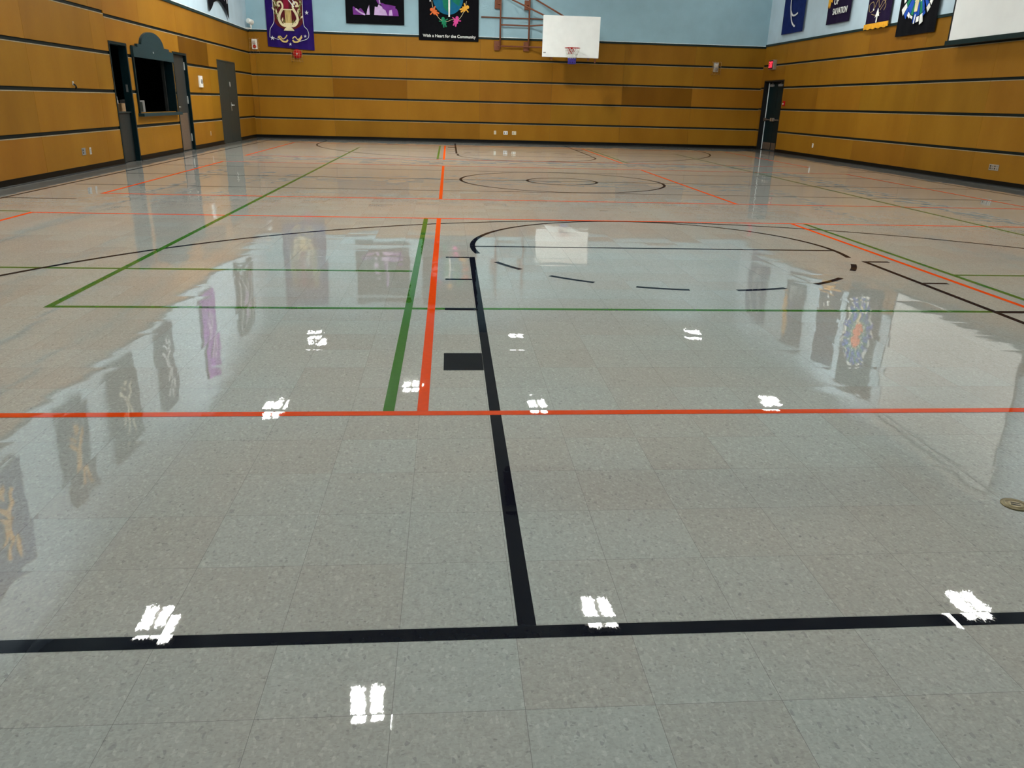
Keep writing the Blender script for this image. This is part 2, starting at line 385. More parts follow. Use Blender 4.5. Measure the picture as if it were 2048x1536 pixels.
def build_wall(wall, x0, x1, holes, seams, rows, trim_z, dark=(), gap=.056, deep=.22, step=None):
    bm = bmesh.new()
    for a, b, c, d in cells(x0, x1, 0, trim_z, holes): box(bm, a, b, 0, deep, c, d, 0)
    box(bm, x0, x1, 0, deep, trim_z, H, 1)
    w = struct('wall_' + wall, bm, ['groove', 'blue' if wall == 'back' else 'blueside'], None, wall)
    pm = bmesh.new(); pm.loops.layers.color.new('shade')
    rz = [.0] + list(rows) + [trim_z + gap/2]
    rnd = random.Random(wall)
    xs = sorted({x0, x1, *[s for s in seams if x0 < s < x1]})
    for i, (za, zb) in enumerate(zip(rz, rz[1:])):
        for a, b in zip(xs, xs[1:]):
            up = step[1] if step and b <= step[0] else 0.
            zlo = za + gap/2 + (up if i == len(rz) - 2 else 0) if i else 0.; zhi = zb - gap/2 + (up if i == len(rz) - 3 else 0)
            sh = rnd.uniform(.93, 1.05); tint = rnd.uniform(-.03, .03)
            for dx, dr, ds in dark:
                if a < dx < b and dr == i: sh *= ds
            for p, q, c, d in cells(a + (.002 if a > x0 else 0), b - (.002 if b < x1 else 0), zlo, zhi, holes):
                box(pm, p, q, -.02, 0, c, d, 0, (sh, sh*(1+tint)*(.93 if sh < .88 else 1), sh*(.7 if sh < .88 else 1)))
                if abs(d - zhi) < 1e-6 and i < len(rz) - 2: box(pm, p, q, -.0215, -.0195, d - .013, d + .0005, 1, (1, 1, 1))
    struct('wood_paneling', pm, ['wood', 'edge'], w)
    return w
def build_base(wall, runs, name):
    bm = bmesh.new()
    prof = [(-.02, .10), (-.026, .10), (-.028, .035), (-.032, .016), (-.042, .006), (-.060, .001), (-.02, .001)]
    for x0, x1 in runs:
        A = [bm.verts.new((x0, y, z)) for y, z in prof]; B = [bm.verts.new((x1, y, z)) for y, z in prof]
        for i in range(len(prof)):
            j = (i+1) % len(prof); bm.faces.new([A[i], A[j], B[j], B[i]])
        bm.faces.new(A); bm.faces.new(list(reversed(B)))
    return struct(name, bm, 'base', None, wall)
def build_trim(wall, x0, x1, z, name, lit_line=True):
    bm = bmesh.new(); box(bm, x0, x1, -.045, 0, z - .03, z + .03, 0)
    if lit_line: box(bm, x0, x1, -.047, 0, z + .03, z + .045, 1)  # pale strip painting the bright highlight line above the dark trim
    return struct(name, bm, ['trim', 'lit_line'], None, wall)

D1 = (16.16, 17.06, 0., 2.215); WN = (17.33, 19.70, .93, 2.10); D2 = (19.87, 20.94, 0., 2.235); D3 = (23.72, 25.77, 0., 2.245)
D4 = (-27.72, -26.08, 0., 2.255)
XBL, XBR = XL(YB), XR(YB)
build_wall('left', YF, YB + .03, [D1, WN, D2, D3], [16.12] + [17.95 + 2.47*k for k in range(-8, 5)], (.672, 1.33, 2.0, 2.642), 3.29, step=(16.13, .045), dark=((21., 3, .84), (22., 3, .84)), deep=.12)
build_wall('back', XBL, XBR, [], [1.05 + 2.45*k for k in range(-4, 5)], (.65, 1.325, 1.985, 2.66), 3.31, dark=((-2.6, 2, .82), (7.2, 2, .80)))
build_wall('right', -YB - .03, -YF, [D4], [-18.5 + 2.55*k for k in range(-4, 9)], (.645, 1.34, 2.014, 2.725), 3.365, dark=((-19.5, 0, .9), (-17, 0, .92)))
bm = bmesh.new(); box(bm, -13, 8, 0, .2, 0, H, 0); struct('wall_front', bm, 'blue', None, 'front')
build_base('left', [(YF, D1[0]), (D1[1] + .02, D2[0] - .02), (D2[1] + .02, D3[0]), (D3[1], YB - .02)], 'baseboard_left')
build_base('back', [(XBL + .02, XBR - .02)], 'baseboard_back')
build_base('right', [(-YB + .02, D4[0]), (D4[1], -YF)], 'baseboard_right')
build_trim('left', YF, YB - .045, 3.29, 'trim_1')
build_trim('back', XBL + .0, XBR - .0, 3.31, 'trim_2')
build_trim('right', -YB + .045, -YF, 3.365, 'trim_3', False)

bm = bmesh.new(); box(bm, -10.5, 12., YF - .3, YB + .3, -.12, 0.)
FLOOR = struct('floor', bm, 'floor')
bm = bmesh.new(); box(bm, -8, 12, YF - .2, YB + .2, H, H + .15)
CEIL = struct('ceiling', bm, 'ceiling')
for k, y in enumerate((14.8,)):
    bm = bmesh.new(); box(bm, 1.2 if k == 0 else XL(y), XR(y) - .35, y - .62, y + .62, H - .38, H - .002, 0)
    struct('beam', bm, 'beam', CEIL)

# kitchen behind the left wall openings, its unlit dark put into a near-black colour
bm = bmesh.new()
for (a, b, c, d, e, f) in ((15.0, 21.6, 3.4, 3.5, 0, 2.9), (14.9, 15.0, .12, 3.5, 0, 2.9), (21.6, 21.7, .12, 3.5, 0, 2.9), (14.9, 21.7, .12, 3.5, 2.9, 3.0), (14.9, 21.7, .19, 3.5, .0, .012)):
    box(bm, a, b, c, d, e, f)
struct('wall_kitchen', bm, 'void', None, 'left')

# ------------------------------------------------------------------ court markings (children of the floor)
CX, BL, HL = 2.04, 1.677, 14.27; FBL = 2*HL - BL
SLX, SRX = -5.72, 9.97; W5 = .05
def mk(name, build, m, z=.0007):
    bm = bmesh.new(); build(bm, z); o = obj(name, bm, m, FLOOR, recalc=False); return o
def rect(bm, z, x0, x1, y0, y1):
    f = bm.faces.new([bm.verts.new(p) for p in ((x0, y0, z), (x1, y0, z), (x1, y1, z), (x0, y1, z))])
def hline(y, x0, x1, w=W5): return lambda bm, z: rect(bm, z, x0, x1, y - w/2, y + w/2)
def vline(x, y0, y1, w=W5): return lambda bm, z: rect(bm, z, x - w/2, x + w/2, y0, y1)
def arc(bm, z, cx, cy, r, a0, a1, w=W5):
    n = max(3, int(abs(a1 - a0) * r / math.radians(1) / 12 / .12)); n = min(max(n, 6), 160); P_ = []
    for k in range(n+1):
        a = a0 + (a1-a0)*k/n
        P_.append((bm.verts.new((cx + (r-w/2)*math.cos(a), cy + (r-w/2)*math.sin(a), z)), bm.verts.new((cx + (r+w/2)*math.cos(a), cy + (r+w/2)*math.sin(a), z))))
    for (a, b), (c, d) in zip(P_, P_[1:]): bm.faces.new([a, b, d, c])
rad = math.radians
B, O, G = 'black_tape', 'orange_tape', 'green_tape'
for end in (0, 1):
    s = 1 if end == 0 else -1
    Y = (lambda y: y) if end == 0 else (lambda y: 2*HL - y)
    def vspan(x, a, b, w=W5): return vline(x, min(Y(a), Y(b)), max(Y(a), Y(b)), w)
    mk('baseline', hline(Y(BL), SLX, SRX), B)
    for sd in (-1, 1):
        x = CX + sd*1.835
        mk('key_lane_line', vspan(x, BL + .026, BL + 5.235), B, .0006)
        def marks(bm, z, x=x, sd=sd):
            for a, b in ((2.115, 2.405), (3.345, 3.405), (4.275, 4.325), (5.185, 5.235)):
                y0, y1 = sorted((Y(BL + a), Y(BL + b))); xa, xb = sorted((x + sd*.026, x + sd*.235)); rect(bm, z, xa, xb, y0, y1)
        mk('key_lane_mark', marks, B, .0008)
    mk('free_throw_line', hline(Y(BL + 5.785), CX - 1.80, CX + 1.80), B, .0006)
    a0, a1 = rad(-12.0), rad(192.0)
    mk('free_throw_circle', lambda bm, z: arc(bm, z, CX, Y(BL + 5.785), 1.815, s*a0, s*a1), B, .0008)
    def dashes(bm, z):
        for p, q in ((-155, -143.2), (-132.8, -120.1), (-109.4, -96.5), (-84.6, -70.8), (-59.9, -46.4), (-33.8, -22.6)):
            arc(bm, z, CX, Y(BL + 5.785), 1.80, s*rad(p), s*rad(q))
    mk('free_throw_circle_dashes', dashes, B, .0008)
    cy = BL + 1.6
    def three(bm, z):
        arc(bm, z, CX, Y(cy), 6.02, s*rad(0), s*rad(180))
        for sd in (-1, 1): vspan(CX + sd*6.02, BL, cy)(bm, z)
    mk('three_point_line', three, B, .0009)
    mk('cross_line', hline(Y(12.39), -5.6, 9.3, .04), B, .0005)
    for sd in (-1, 1): mk('sideline_hash', hline(Y(10.62), *sorted((SLX + .026 if sd < 0 else SRX - .026, SLX + .9 if sd < 0 else SRX - .9)), W5), B)
    # orange volleyball and green badminton tape
    mk('orange_end_line', hline(Y(3.205), -4.77, 8.93), O, .0010)
    mk('orange_front_line', hline(Y(9.32), -4.77, 8.93), O, .0010)
    mk('orange_center_zone_line', hline(Y(11.25), -4.77, 8.93), O, .0010)
    for x in (-4.745, -.12, 4.21, 8.9): mk('orange_side_line', vspan(x, 3.231, 9.294), O, .0011)
    mk('green_end_line', hline(Y(5.06), -2.60, 6.78), G, .0004)
    mk('green_service_line', hline(Y(6.27), -5.2, -.30), G, .0004)
    mk('green_service_line', hline(Y(6.32), 4.40, 9.4), G, .0004)
    for x in (-.272, 4.373): mk('green_center_line', vspan(x, 3.231, 9.294), G, .0013)
    mk('green_edge_line', hline(Y(9.41), -5.5, -4.8), G, .0004)
for x in (-4.745, -.12, 4.21, 8.9): mk('orange_side_line', vline(x, 11.276, 2*HL - 11.276), O, .0011)
for x in (-2.574, 6.756): mk('green_side_line', vline(x, 5.06 - .025, 2*HL - 5.06 + .025), G, .0014)
for x in (SLX, SRX): mk('sideline', vline(x, BL + .026, FBL - .026), B, .0006)
mk('half_court_line', hline(HL, SLX + .026, SRX - .026), B, .0005)
mk('center_circle', lambda bm, z: arc(bm, z, CX, HL, 1.83, 0, 2*PI), B, .0008)
mk('center_circle', lambda bm, z: arc(bm, z, CX, HL, .63, 0, 2*PI), B, .0008)
mk('tape_scrap', hline(10.25, 1.99, 2.10, .025), B)

# ------------------------------------------------------------------ doors and serving hatch
def frame_bm(x0, x1, z1, w, y0, y1, sill=False, z0=0.):
    bm = bmesh.new()
    box(bm, x0, x0 + w, y0, y1, z0, z1); box(bm, x1 - w, x1, y0, y1, z0, z1); box(bm, x0 + w, x1 - w, y0, y1, z1 - w, z1)
    if sill: box(bm, x0 + w, x1 - w, y0, y1, z0, z0 + w)
    return bm
def root(name, wall):
    o = bpy.data.objects.new(name, None); COL.objects.link(o); o.location = FRAME[wall][0]; o.rotation_euler = (0, 0, FRAME[wall][1]); o['kind'] = 'structure'; return o
def handle_bm(x, y, z, d=1):
    bm = bmesh.new(); lathe(bm, [(.032, y), (.032, y-.012), (.012, y-.014), (.012, y-.05)], seg=16, c=(x, 0, z)); tube(bm, [(x, y-.045, z), (x + d*.06, y-.05, z), (x + d*.13, y-.045, z)], .011); return bm

d = root('door_1', 'left')                                                            # open kitchen doorway with a half leaf
struct('door_frame', frame_bm(D1[0], D1[1], D1[3], .05, -.028, .125), 'teal', d)
bm = bmesh.new(); rbox(bm, D1[0] + .052, D1[1] - .052, .06, .105, .01, .93, .006); lf = struct('half_leaf', bm, 'greyleaf', d)
bm = bmesh.new(); box(bm, D1[0] + .052, D1[1] - .052, .03, .16, .931, .955); struct('leaf_shelf', bm, 'slate', d)
bm = bmesh.new(); rbox(bm, D1[1] - .058, D1[1] - .051, .03, .07, 1.32, 1.46, .002); struct('strike_plate', bm, 'steel', d)

d = root('window_1', 'left')                                                          # serving hatch
x0, x1, z0, z1 = WN
bm = frame_bm(x0 - .05, x1 + .05, z1 + .10, .06, -.05, .125, z0=z0 - .025); fr = struct('hatch_frame', bm, 'teal', d)
pts = [(x0 - .07, 1.99), (x1 + .07, 1.99), (x1 + .07, 2.185), (x1 - .20, 2.185), (x1 - .20, 2.245), (x1 - .50, 2.245)]
pts += ell(18.47, 2.235, .70, .285, 22, rad(2), rad(178)) + [(x0 + .38, 2.245), (x0 + .20, 2.245), (x0 + .20, 2.185), (x0 - .07, 2.185)]
bm = bmesh.new(); prism(bm, pts, -.075, -.02); pd = struct('pediment', bm, 'teal2', d)
bm = bmesh.new(); lathe(bm, [(.02, -.075), (.02, -.085), (.008, -.092)], seg=12, c=(18.42, 0, 2.12)); struct('screw_cap', bm, 'steel', pd)
bm = bmesh.new(); rbox(bm, x0 - .09, x1 + .09, -.14, .05, z0 - .075, z0 - .012, .012); struct('counter_ledge', bm, 'teal2', d)
bm = bmesh.new(); rbox(bm, x1 - .07, x1 - .03, .126, .19, z0, z1 - .02, .004); struct('shutter_track', bm, 'greyleaf', d)

d = root('door_2', 'left')
struct('door_frame', frame_bm(D2[0], D2[1], D2[3], .05, -.028, .12), 'teal', d)
bm = bmesh.new(); rbox(bm, D2[0] + .052, D2[1] - .052, .045, .09, .01, D2[3] - .053, .004); lf = struct('door_leaf', bm, 'greyleaf', d)
bm = bmesh.new(); box(bm, D2[0] + .10, D2[1] - .16, .041, .0445, .03, .88); struct('kick_plate', bm, 'kick', lf)
for z in (1.95, 1.18, .30):
    bm = bmesh.new(); rbox(bm, D2[1] - .085, D2[1] - .053, .02, .044, z - .09, z + .09, .004); struct('hinge', bm, 'chrome', lf)
struct('door_handle', handle_bm(D2[0] + .14, .045, 1.02, 1), 'steel', lf)

d = root('door_3', 'left')
struct('door_frame', frame_bm(D3[0], D3[1], D3[3], .04, -.026, .12), 'slate', d)
for a, b in ((D3[0] + .043, 24.742), (24.748, D3[1] - .043)):
    bm = bmesh.new(); rbox(bm, a, b, -.018, .03, .008, D3[3] - .043, .003); lf = struct('door_leaf', bm, 'slate', d)
    if a > 24.7:
        struct('door_handle', handle_bm(25.0, -.018, 1.04, 1), 'chrome', lf)
        bm = bmesh.new(); rbox(bm, 24.93, 24.96, -.024, -.017, .88, 1.12, .002); struct('lock_plate', bm, 'steel', lf)
        bm = bmesh.new(); rbox(bm, 24.95, 25.04, -.024, -.017, 1.55, 1.68, .004); struct('deadbolt_plate', bm, 'chrome', lf)

d = root('door_4', 'right')
struct('door_frame', frame_bm(D4[0], D4[1], D4[3], .05, -.026, .22), 'dark', d)
bm = bmesh.new(); rbox(bm, D4[0] + .052, D4[0] + .085, .125, .15, .02, D4[3] - .06, .004); struct('light_gap_strip', bm, 'lit_line', d)  # white strip standing in for light through the hinge-side gap
mid = (D4[0] + D4[1]) / 2
for a, b, hd in ((D4[0] + .09, mid - .004, 1), (mid + .004, D4[1] - .054, -1)):
    bm = bmesh.new(); rbox(bm, a, b, .14, .185, .012, D4[3] - .055, .004); lf = struct('door_leaf', bm, 'teal', d)
    bm = bmesh.new(); box(bm, a + .03, b - .03, .136, .1395, .03, .26); struct('kick_plate', bm, 'kick', lf)
    bm = bmesh.new(); tube(bm, [(a + .04, .08, 1.0), (b - .04, .08, 1.0)], .022, 10)
    for xx in (a + .05, b - .05): rbox(bm, xx - .035, xx + .035, .06, .139, .95, 1.05, .008)
    struct('panic_bar', bm, 'kick', lf)
    bm = bmesh.new(); rbox(bm, (b - .14 if hd > 0 else a + .03), (b - .03 if hd > 0 else a + .14), .055, .10, .955, 1.06, .01); struct('latch_case', bm, 'steel', lf)
    bm = bmesh.new(); rbox(bm, a + .12, a + .42, .08, .139, 2.06, 2.13, .01); tube(bm, [(a + .25, .09, 2.14), (a + .5, .06, 2.17), (a + .3, .1, 2.19)], .01, 6); struct('door_closer', bm, 'grey', lf)

# kitchen things glimpsed through the openings
t = thing('kitchen_counter', 'dark kitchen counter inside the serving hatch', 'counter', FRAME['left'][0], AL)
bm = bmesh.new(); rbox(bm, 16.75, 19.6, .27, .85, .86, .90, .006); obj('countertop', bm, 'slate', t)
bm = bmesh.new(); box(bm, 16.78, 19.57, .30, .84, .012, .859); obj('cabinet', bm, 'void', t)
loc, a = on_wall('left', 17.18, .901, -.34)
t = thing('wooden_tray', 'tan wooden box tray seen through the open doorway above the grey half door', 'tray', loc, a)
bm = bmesh.new(); box(bm, -.24, .24, -.06, .10, 0, .012); box(bm, -.24, .24, -.06, -.048, .012, .20); box(bm, -.24, .24, .088, .10, .012, .20); box(bm, -.24, -.228, -.048, .088, .012, .20); box(bm, .228, .24, -.048, .088, .012, .20); obj('tray_box', bm, 'tan', t)
loc, a = on_wall('left', 17.18, .914, -.34)
t = thing('paper_stack', 'loose pale papers standing in the wooden tray in the doorway', 'papers', loc, a)
bm = bmesh.new()
for k in range(7):
    x = -.2 + .055*k; prism(bm, [(x, 0), (x + .11, 0), (x + .10 + random.uniform(-.02, .02), .24 + random.uniform(0, .08)), (x + random.uniform(-.02, .02), .26 + random.uniform(0, .06))], -.03 + .016*k, -.027 + .016*k)
obj('sheets', bm, 'paper', t)
loc, a = on_wall('left', 18.35, .901, -.45)
t = thing('grey_box', 'grey metal box on the counter in the dark serving hatch', 'box', loc, a)
bm = bmesh.new(); rbox(bm, -.28, .28, -.15, .17, 0, .26, .012); obj('box_body', bm, 'grey', t)
bm = bmesh.new(); rbox(bm, -.26, .12, -.158, -.149, .03, .23, .004); obj('box_front', bm, 'slate', t)

# ------------------------------------------------------------------ ceiling lights
def make_light():
    t = thing('ceiling_light', 'white twin-panel ceiling light shining down on the gym floor', 'ceiling light', group='twin-panel ceiling lights')
    bm = bmesh.new(); rbox(bm, -.28, .28, -.37, .37, .03, .13, .02); obj('housing', bm, 'white', t)
    bm = bmesh.new()
    bm.free()
    for sx in (-.2, .2):
        bm = bmesh.new(); tube(bm, [(sx, 0, .12), (sx, 0, .19)], .012, 6); obj('hanger', bm, 'steel', t)
    for sx in (-1, 1):
        bm = bmesh.new(); rbox(bm, min(sx*.045, sx*.235), max(sx*.045, sx*.235), -.31, .31, .012, .045, .006); obj('lens', bm, 'lens', t)
    return t
LIGHTS = [(-4.6, 10.5), (2.41, 10.45), (8.8, 10.45), (-1.08, 8.64), (-4.68, 19.6), (2.44, 19.5), (9.14, 19.9), (-1.09, 21.2), (-4.56, 25.9), (2.39, 26.3), (8.92, 26.6), (-4.6, 2.6), (2.4, 2.6), (8.8, 2.6)]  # last three are unseen, added to brighten the near floor
proto = make_light()

for i, (x, y) in enumerate(LIGHTS):
    o = proto if i == 0 else copy_tree(proto)
    o.location = (x, y, H - .19)
    for ch in o.children:
        if ch.name.startswith('lens') and (y > 25 or y < 3 or (x, y) == (-1.09, 21.2)):
            ch.material_slots[0].link = 'OBJECT'; ch.material_slots[0].material = M['lens_back' if y > 25 else 'lens_fill' if y < 3 else 'lens_bright']

# ------------------------------------------------------------------ basketball hoop, folded to the side
t = thing('basketball_hoop', 'white basketball backboard on a red-brown wall frame folded to the side', 'basketball hoop', (0, 0, 0))
for x in (1.60, 2.58):
    for z in (4.36, 3.11): bm = bmesh.new(); rbox(bm, x - .09, x + .09, YB - .11, YB - .0215 if z < 3.3 else YB - .001, z - .16, z + .12, .01); obj('wall_pad', bm, 'rust', t)
for x in (1.70, 2.65):
    bm = bmesh.new(); tube(bm, [(x, YB - .15, 3.0), (x, YB - .15, 5.3)], .028, 10)
    for z in (3.11, 4.36): box(bm, x - .09, x + .01, YB - .17, YB - .105, z - .03, z + .03)
    obj('upright', bm, 'rust', t)
YBD = 26.7
for z, za in ((3.72, 3.72), (3.08, 3.02)):
    bm = bmesh.new(); tube(bm, [(1.70, YB - .15, z), (2.65, YB - .15, z), (3.6, YBD + .25, za)], .025, 10); obj('swing_arm', bm, 'rust', t)
for xa, xb, zb in ((1.72, 3.2, 3.88), (2.67, 3.7, 3.92)):
    bm = bmesh.new(); tube(bm, [(xa, YB - .15, 4.62 if xa < 2 else 4.60), (xb, YBD + .12, zb)], .025, 10); obj('diagonal_brace', bm, 'rust', t)
bm = bmesh.new(); tube(bm, [(1.07, YB - .06, 3.945), (3.3, YB - .08, 3.94), (3.75, YBD + .1, 3.8)], .02, 8); obj('tie_bar', bm, 'rust', t)
bm = bmesh.new()
for x in (3.3, 4.5): rbox(bm, x - .03, x + .03, YBD + .03, YBD + .09, 2.66, 3.9, .006)
for z in (3.02, 3.72): rbox(bm, 3.15, 4.75, YBD + .09, YBD + .15, z - .03, z + .03, .006)
for z in (3.02, 3.72): tube(bm, [(3.6, YBD + .12, z), (3.6, YBD + .3, z)], .03, 8)
rbox(bm, 4.70, 4.74, YBD + .03, YBD + .08, 2.60, 2.9, .004)
obj('back_frame', bm, 'rust', t)
bm = bmesh.new(); rbox(bm, 2.985, 4.815, YBD - .025, YBD + .03, 2.735, 3.95, .012); bb = obj('backboard', bm, 'boardwhite', t)
bm = bmesh.new(); rbox(bm, 3.02, 3.10, YBD - .028, YBD - .024, 2.845, 2.87, .001); o = obj('maker_mark', bm, 'grey', bb)
RX, RY, RZ = 3.905, YBD - .36, 2.995
bm = bmesh.new(); tube(bm, [(RX + .235*math.cos(2*PI*k/32), RY + .235*math.sin(2*PI*k/32), RZ) for k in range(32)], .0105, 8, closed=True)
for sx in (-1, 1): tube(bm, [(RX + sx*.07, YBD - .03, RZ - .12), (RX + sx*.15, RY + .18, RZ - .008)], .008, 6)
rbox(bm, RX - .09, RX + .09, YBD - .045, YBD - .026, RZ - .15, RZ + .03, .004)
rbox(bm, RX - .06, RX + .06, YBD - .15, YBD - .044, RZ - .02, RZ + .004, .004)
rim = obj('rim', bm, 'red', t)
bm = bmesh.new()
prof = [(.228, 0.), (.205, -.10), (.165, -.20), (.128, -.30), (.118, -.37), (.125, -.46)]
K = 12
for lvl in range(5):
    mi = 1 if lvl >= 3 else 0
    (r0, h0), (r1, h1) = prof[lvl], prof[lvl+1]
    for k in range(K):
        a = 2*PI*(k + (.5 if lvl % 2 else 0))/K
        for dk in (-.5, .5):
            b = a + 2*PI*dk/K
            tube(bm, [(RX + r0*math.cos(a), RY + r0*math.sin(a), RZ + h0), (RX + r1*math.cos(b), RY + r1*math.sin(b), RZ + h1)], .0065 if lvl < 3 else .010, 5, mi)
for r_, h_ in prof[4:]: tube(bm, [(RX + r_*math.cos(2*PI*k/24), RY + r_*math.sin(2*PI*k/24), RZ + h_) for k in range(24)], .009, 5, 1, closed=True)
obj('net', bm, ['netwhite', 'netblue'], rim)

# ------------------------------------------------------------------ banners
def banner(label, wall, x0, x1, zb, zt, m, name='banner', slant=0., outline=None, waves=3, group='banners hung along the gym walls'):
    """hanging cloth; root sits at the middle of the lower edge, local x to the right, z up"""
    cx = (x0 + x1) / 2; hw = (x1 - x0) / 2
    t = wthing(name, label, 'banner', wall, cx, zb, .062)
    bm = bmesh.new(); nx, nz = 36, 30; g = []
    ph = random.uniform(0, 6)
    for i in range(nx + 1):
        u = i / nx; x = -hw + 2*hw*u; lo = outline(u) if outline else -slant * u
        col = []
        for j in range(nz + 1):
            v = j / nz; z = lo + (zt - zb - lo) * v
            amp = .010 * (1 - .7*v)
            y = amp * (math.sin(waves*2*PI*u + ph) + .5*math.sin(waves*4.3*PI*u + 2*v + ph))
            col.append(bm.verts.new((x, y, z)))
        g.append(col)
    for i in range(nx):
        for j in range(nz):
            f = bm.faces.new([g[i][j], g[i+1][j], g[i+1][j+1], g[i][j+1]]); f.smooth = True
    obj('cloth', bm, m, t, recalc=False)
    bm = bmesh.new(); tube(bm, [(-hw - .05, .0, zt - zb + .012), (hw + .05, .0, zt - zb + .012)], .014, 8); obj('hanging_rod', bm, 'steel', t)
    return t
YD = -.018   # decoration stands just proud of the cloth
def part(t, name, m, fn):
    """one decoration; a motif of a few loose pieces becomes one object per piece"""
    bm = bmesh.new(); fn(bm); bm.verts.ensure_lookup_table(); seen = set(); isl = []
    for v in bm.verts:
        if v in seen: continue
        st = [v]; seen.add(v); grp = []
        while st:
            a = st.pop(); grp.append(a)
            for e in a.link_edges:
                b = e.other_vert(a)
                if b not in seen: seen.add(b); st.append(b)
        isl.append(grp)
    if not 1 < len(isl) <= 8: return obj(name, bm, m, t)
    for grp in isl:
        g = set(grp); n = bmesh.new(); mp = {v: n.verts.new(v.co) for v in grp}
        for f in bm.faces:
            if f.verts[0] in g:
                nf = n.faces.new([mp[v] for v in f.verts]); nf.material_index = f.material_index
        o = obj(name, n, m, t)
    bm.free(); return o

# back wall: purple banner with a gold lyre (root x -5.12, z 2.80)
t = banner('purple banner with a gold lyre in a leaf wreath, above the red fire bell', 'back', -5.87, -4.38, 2.845, 5.82, 'purple', slant=.08)
zo = 2.845
def Z(z): return z - zo
ox = -.03
part(t, 'wreath_field', 'maroon', lambda bm: prism(bm, [(-.46 + ox, Z(5.1)), (-.46 + ox, Z(3.65))] + ell(ox, Z(3.66), .46, .30, 20, PI, 2*PI) + [(.46 + ox, Z(3.65)), (.46 + ox, Z(5.1))] + ell(ox, Z(5.1), .46, .3, 20, 0, PI)[1:-1], YD - .004, YD))
def leaves(bm):
    rr = random.Random(3)
    for sd in (-1, 1):
        for k in range(46):
            z = 3.48 + .037*k; xr = .38 - (max(0, 3.75 - z))*.75; x = ox + sd*(xr + rr.uniform(-.09, .06)); a = rad(90 + sd*rr.uniform(-55, 15)); l = rr.uniform(.10, .17)
            dx, dz = math.cos(a)*l, math.sin(a)*l; stroke(bm, [(x, Z(z)), (x + dx*.5, Z(z) + dz*.5), (x + dx, Z(z) + dz)], [.008, .05, .006], YD - .006 - .0006*(k % 5), .003, k % 3 == 0)
part(t, 'leaf_wreath', ['olive', 'palegold'], leaves)
part(t, 'crimson_panel', 'crimson', lambda bm: prism(bm, [(ox - .13, Z(3.95)), (ox + .03, Z(3.95)), (ox + .03, Z(5.2)), (ox - .13, Z(5.2))], YD - .009, YD - .005))
def lyre(bm):
    for sd in (-1, 1):
        c = curve([(ox + sd*.05, Z(3.47)), (ox + sd*.20, Z(3.50)), (ox + sd*.29, Z(3.64)), (ox + sd*.27, Z(3.80)), (ox + sd*.17, Z(3.98)), (ox + sd*.165, Z(4.09)), (ox + sd*.22, Z(4.17)), (ox + sd*.30, Z(4.15)), (ox + sd*.30, Z(4.06)), (ox + sd*.24, Z(4.06))], 45)
        stroke(bm, c, [.075]*20 + [.055]*(len(c)-20), YD - .016, .006)
    prism(bm, [(ox - .17, Z(3.33)), (ox + .17, Z(3.33)), (ox + .12, Z(3.40)), (ox + .06, Z(3.44)), (ox + .13, Z(3.56)), (ox - .13, Z(3.56)), (ox - .06, Z(3.44)), (ox - .12, Z(3.40))], YD - .024, YD - .016)
    stroke(bm, [(ox - .17, Z(3.95)), (ox + .17, Z(3.95))], .03, YD - .022, .006)
part(t, 'lyre', 'palegold', lyre)
part(t, 'lyre_strings', 'gold', lambda bm: [stroke(bm, [(ox - .08 + .04*k, Z(3.56)), (ox - .085 + .0425*k, Z(3.94))], .030, YD - .012, .004) for k in range(5)])
part(t, 'trumpet_lines', 'silver', lambda bm: [stroke(bm, [(ox + .20, Z(4.03)), (ox - .04, Z(4.33)), (ox - .2, Z(4.6))], .03, YD - .020, .004), stroke(bm, [(ox + .24, Z(4.10)), (ox + .12, Z(4.33)), (ox, Z(4.62))], .03, YD - .020, .004)])
def silver(bm):
    stroke(bm, curve([(ox - .46, Z(5.0)), (ox - .47, Z(4.2)), (ox - .46, Z(3.62)), (ox - .60, Z(3.36)), (ox - .63, Z(3.12))], 30), .014, YD - .008, .004)
    stroke(bm, curve([(ox + .46, Z(5.0)), (ox + .47, Z(4.2)), (ox + .47, Z(3.55)), (ox + .58, Z(3.38)), (ox + .62, Z(3.22)), (ox + .55, Z(3.10)), (ox + .3, Z(3.02)), (ox + .12, Z(2.98))], 40), .014, YD - .008, .004)
    for x, z, r in ((-.58, 3.10, .075), (.56, 3.88, .07), (.47, 3.18, .05), (-.02, 2.93, .05)): prism(bm, star(x, Z(z), r, 5, .38), YD - .010, YD - .004)
    stroke(bm, [(-.53, Z(3.10)), (-.40, Z(3.06)), (-.32, Z(3.08))], .012, YD - .008, .004)
part(t, 'silver_stars_and_lines', 'silver', silver)
def scroll(bm):
    for c, s in ((-.25, 1), (.22, -1)):
        stroke(bm, curve([(c - .16, Z(3.10)), (c - .08, Z(3.16)), (c, Z(3.08)), (c + .08, Z(3.12)), (c + .14, Z(3.20))], 20), .03, YD - .009, .004)
        stroke(bm, curve([(c - .14*s, Z(3.16)), (c - .02*s, Z(3.02)), (c + .10*s, Z(3.00)), (c + .16*s, Z(3.06))], 20), .05, YD - .012, .004)
part(t, 'gold_scrollwork', 'gold', scroll)

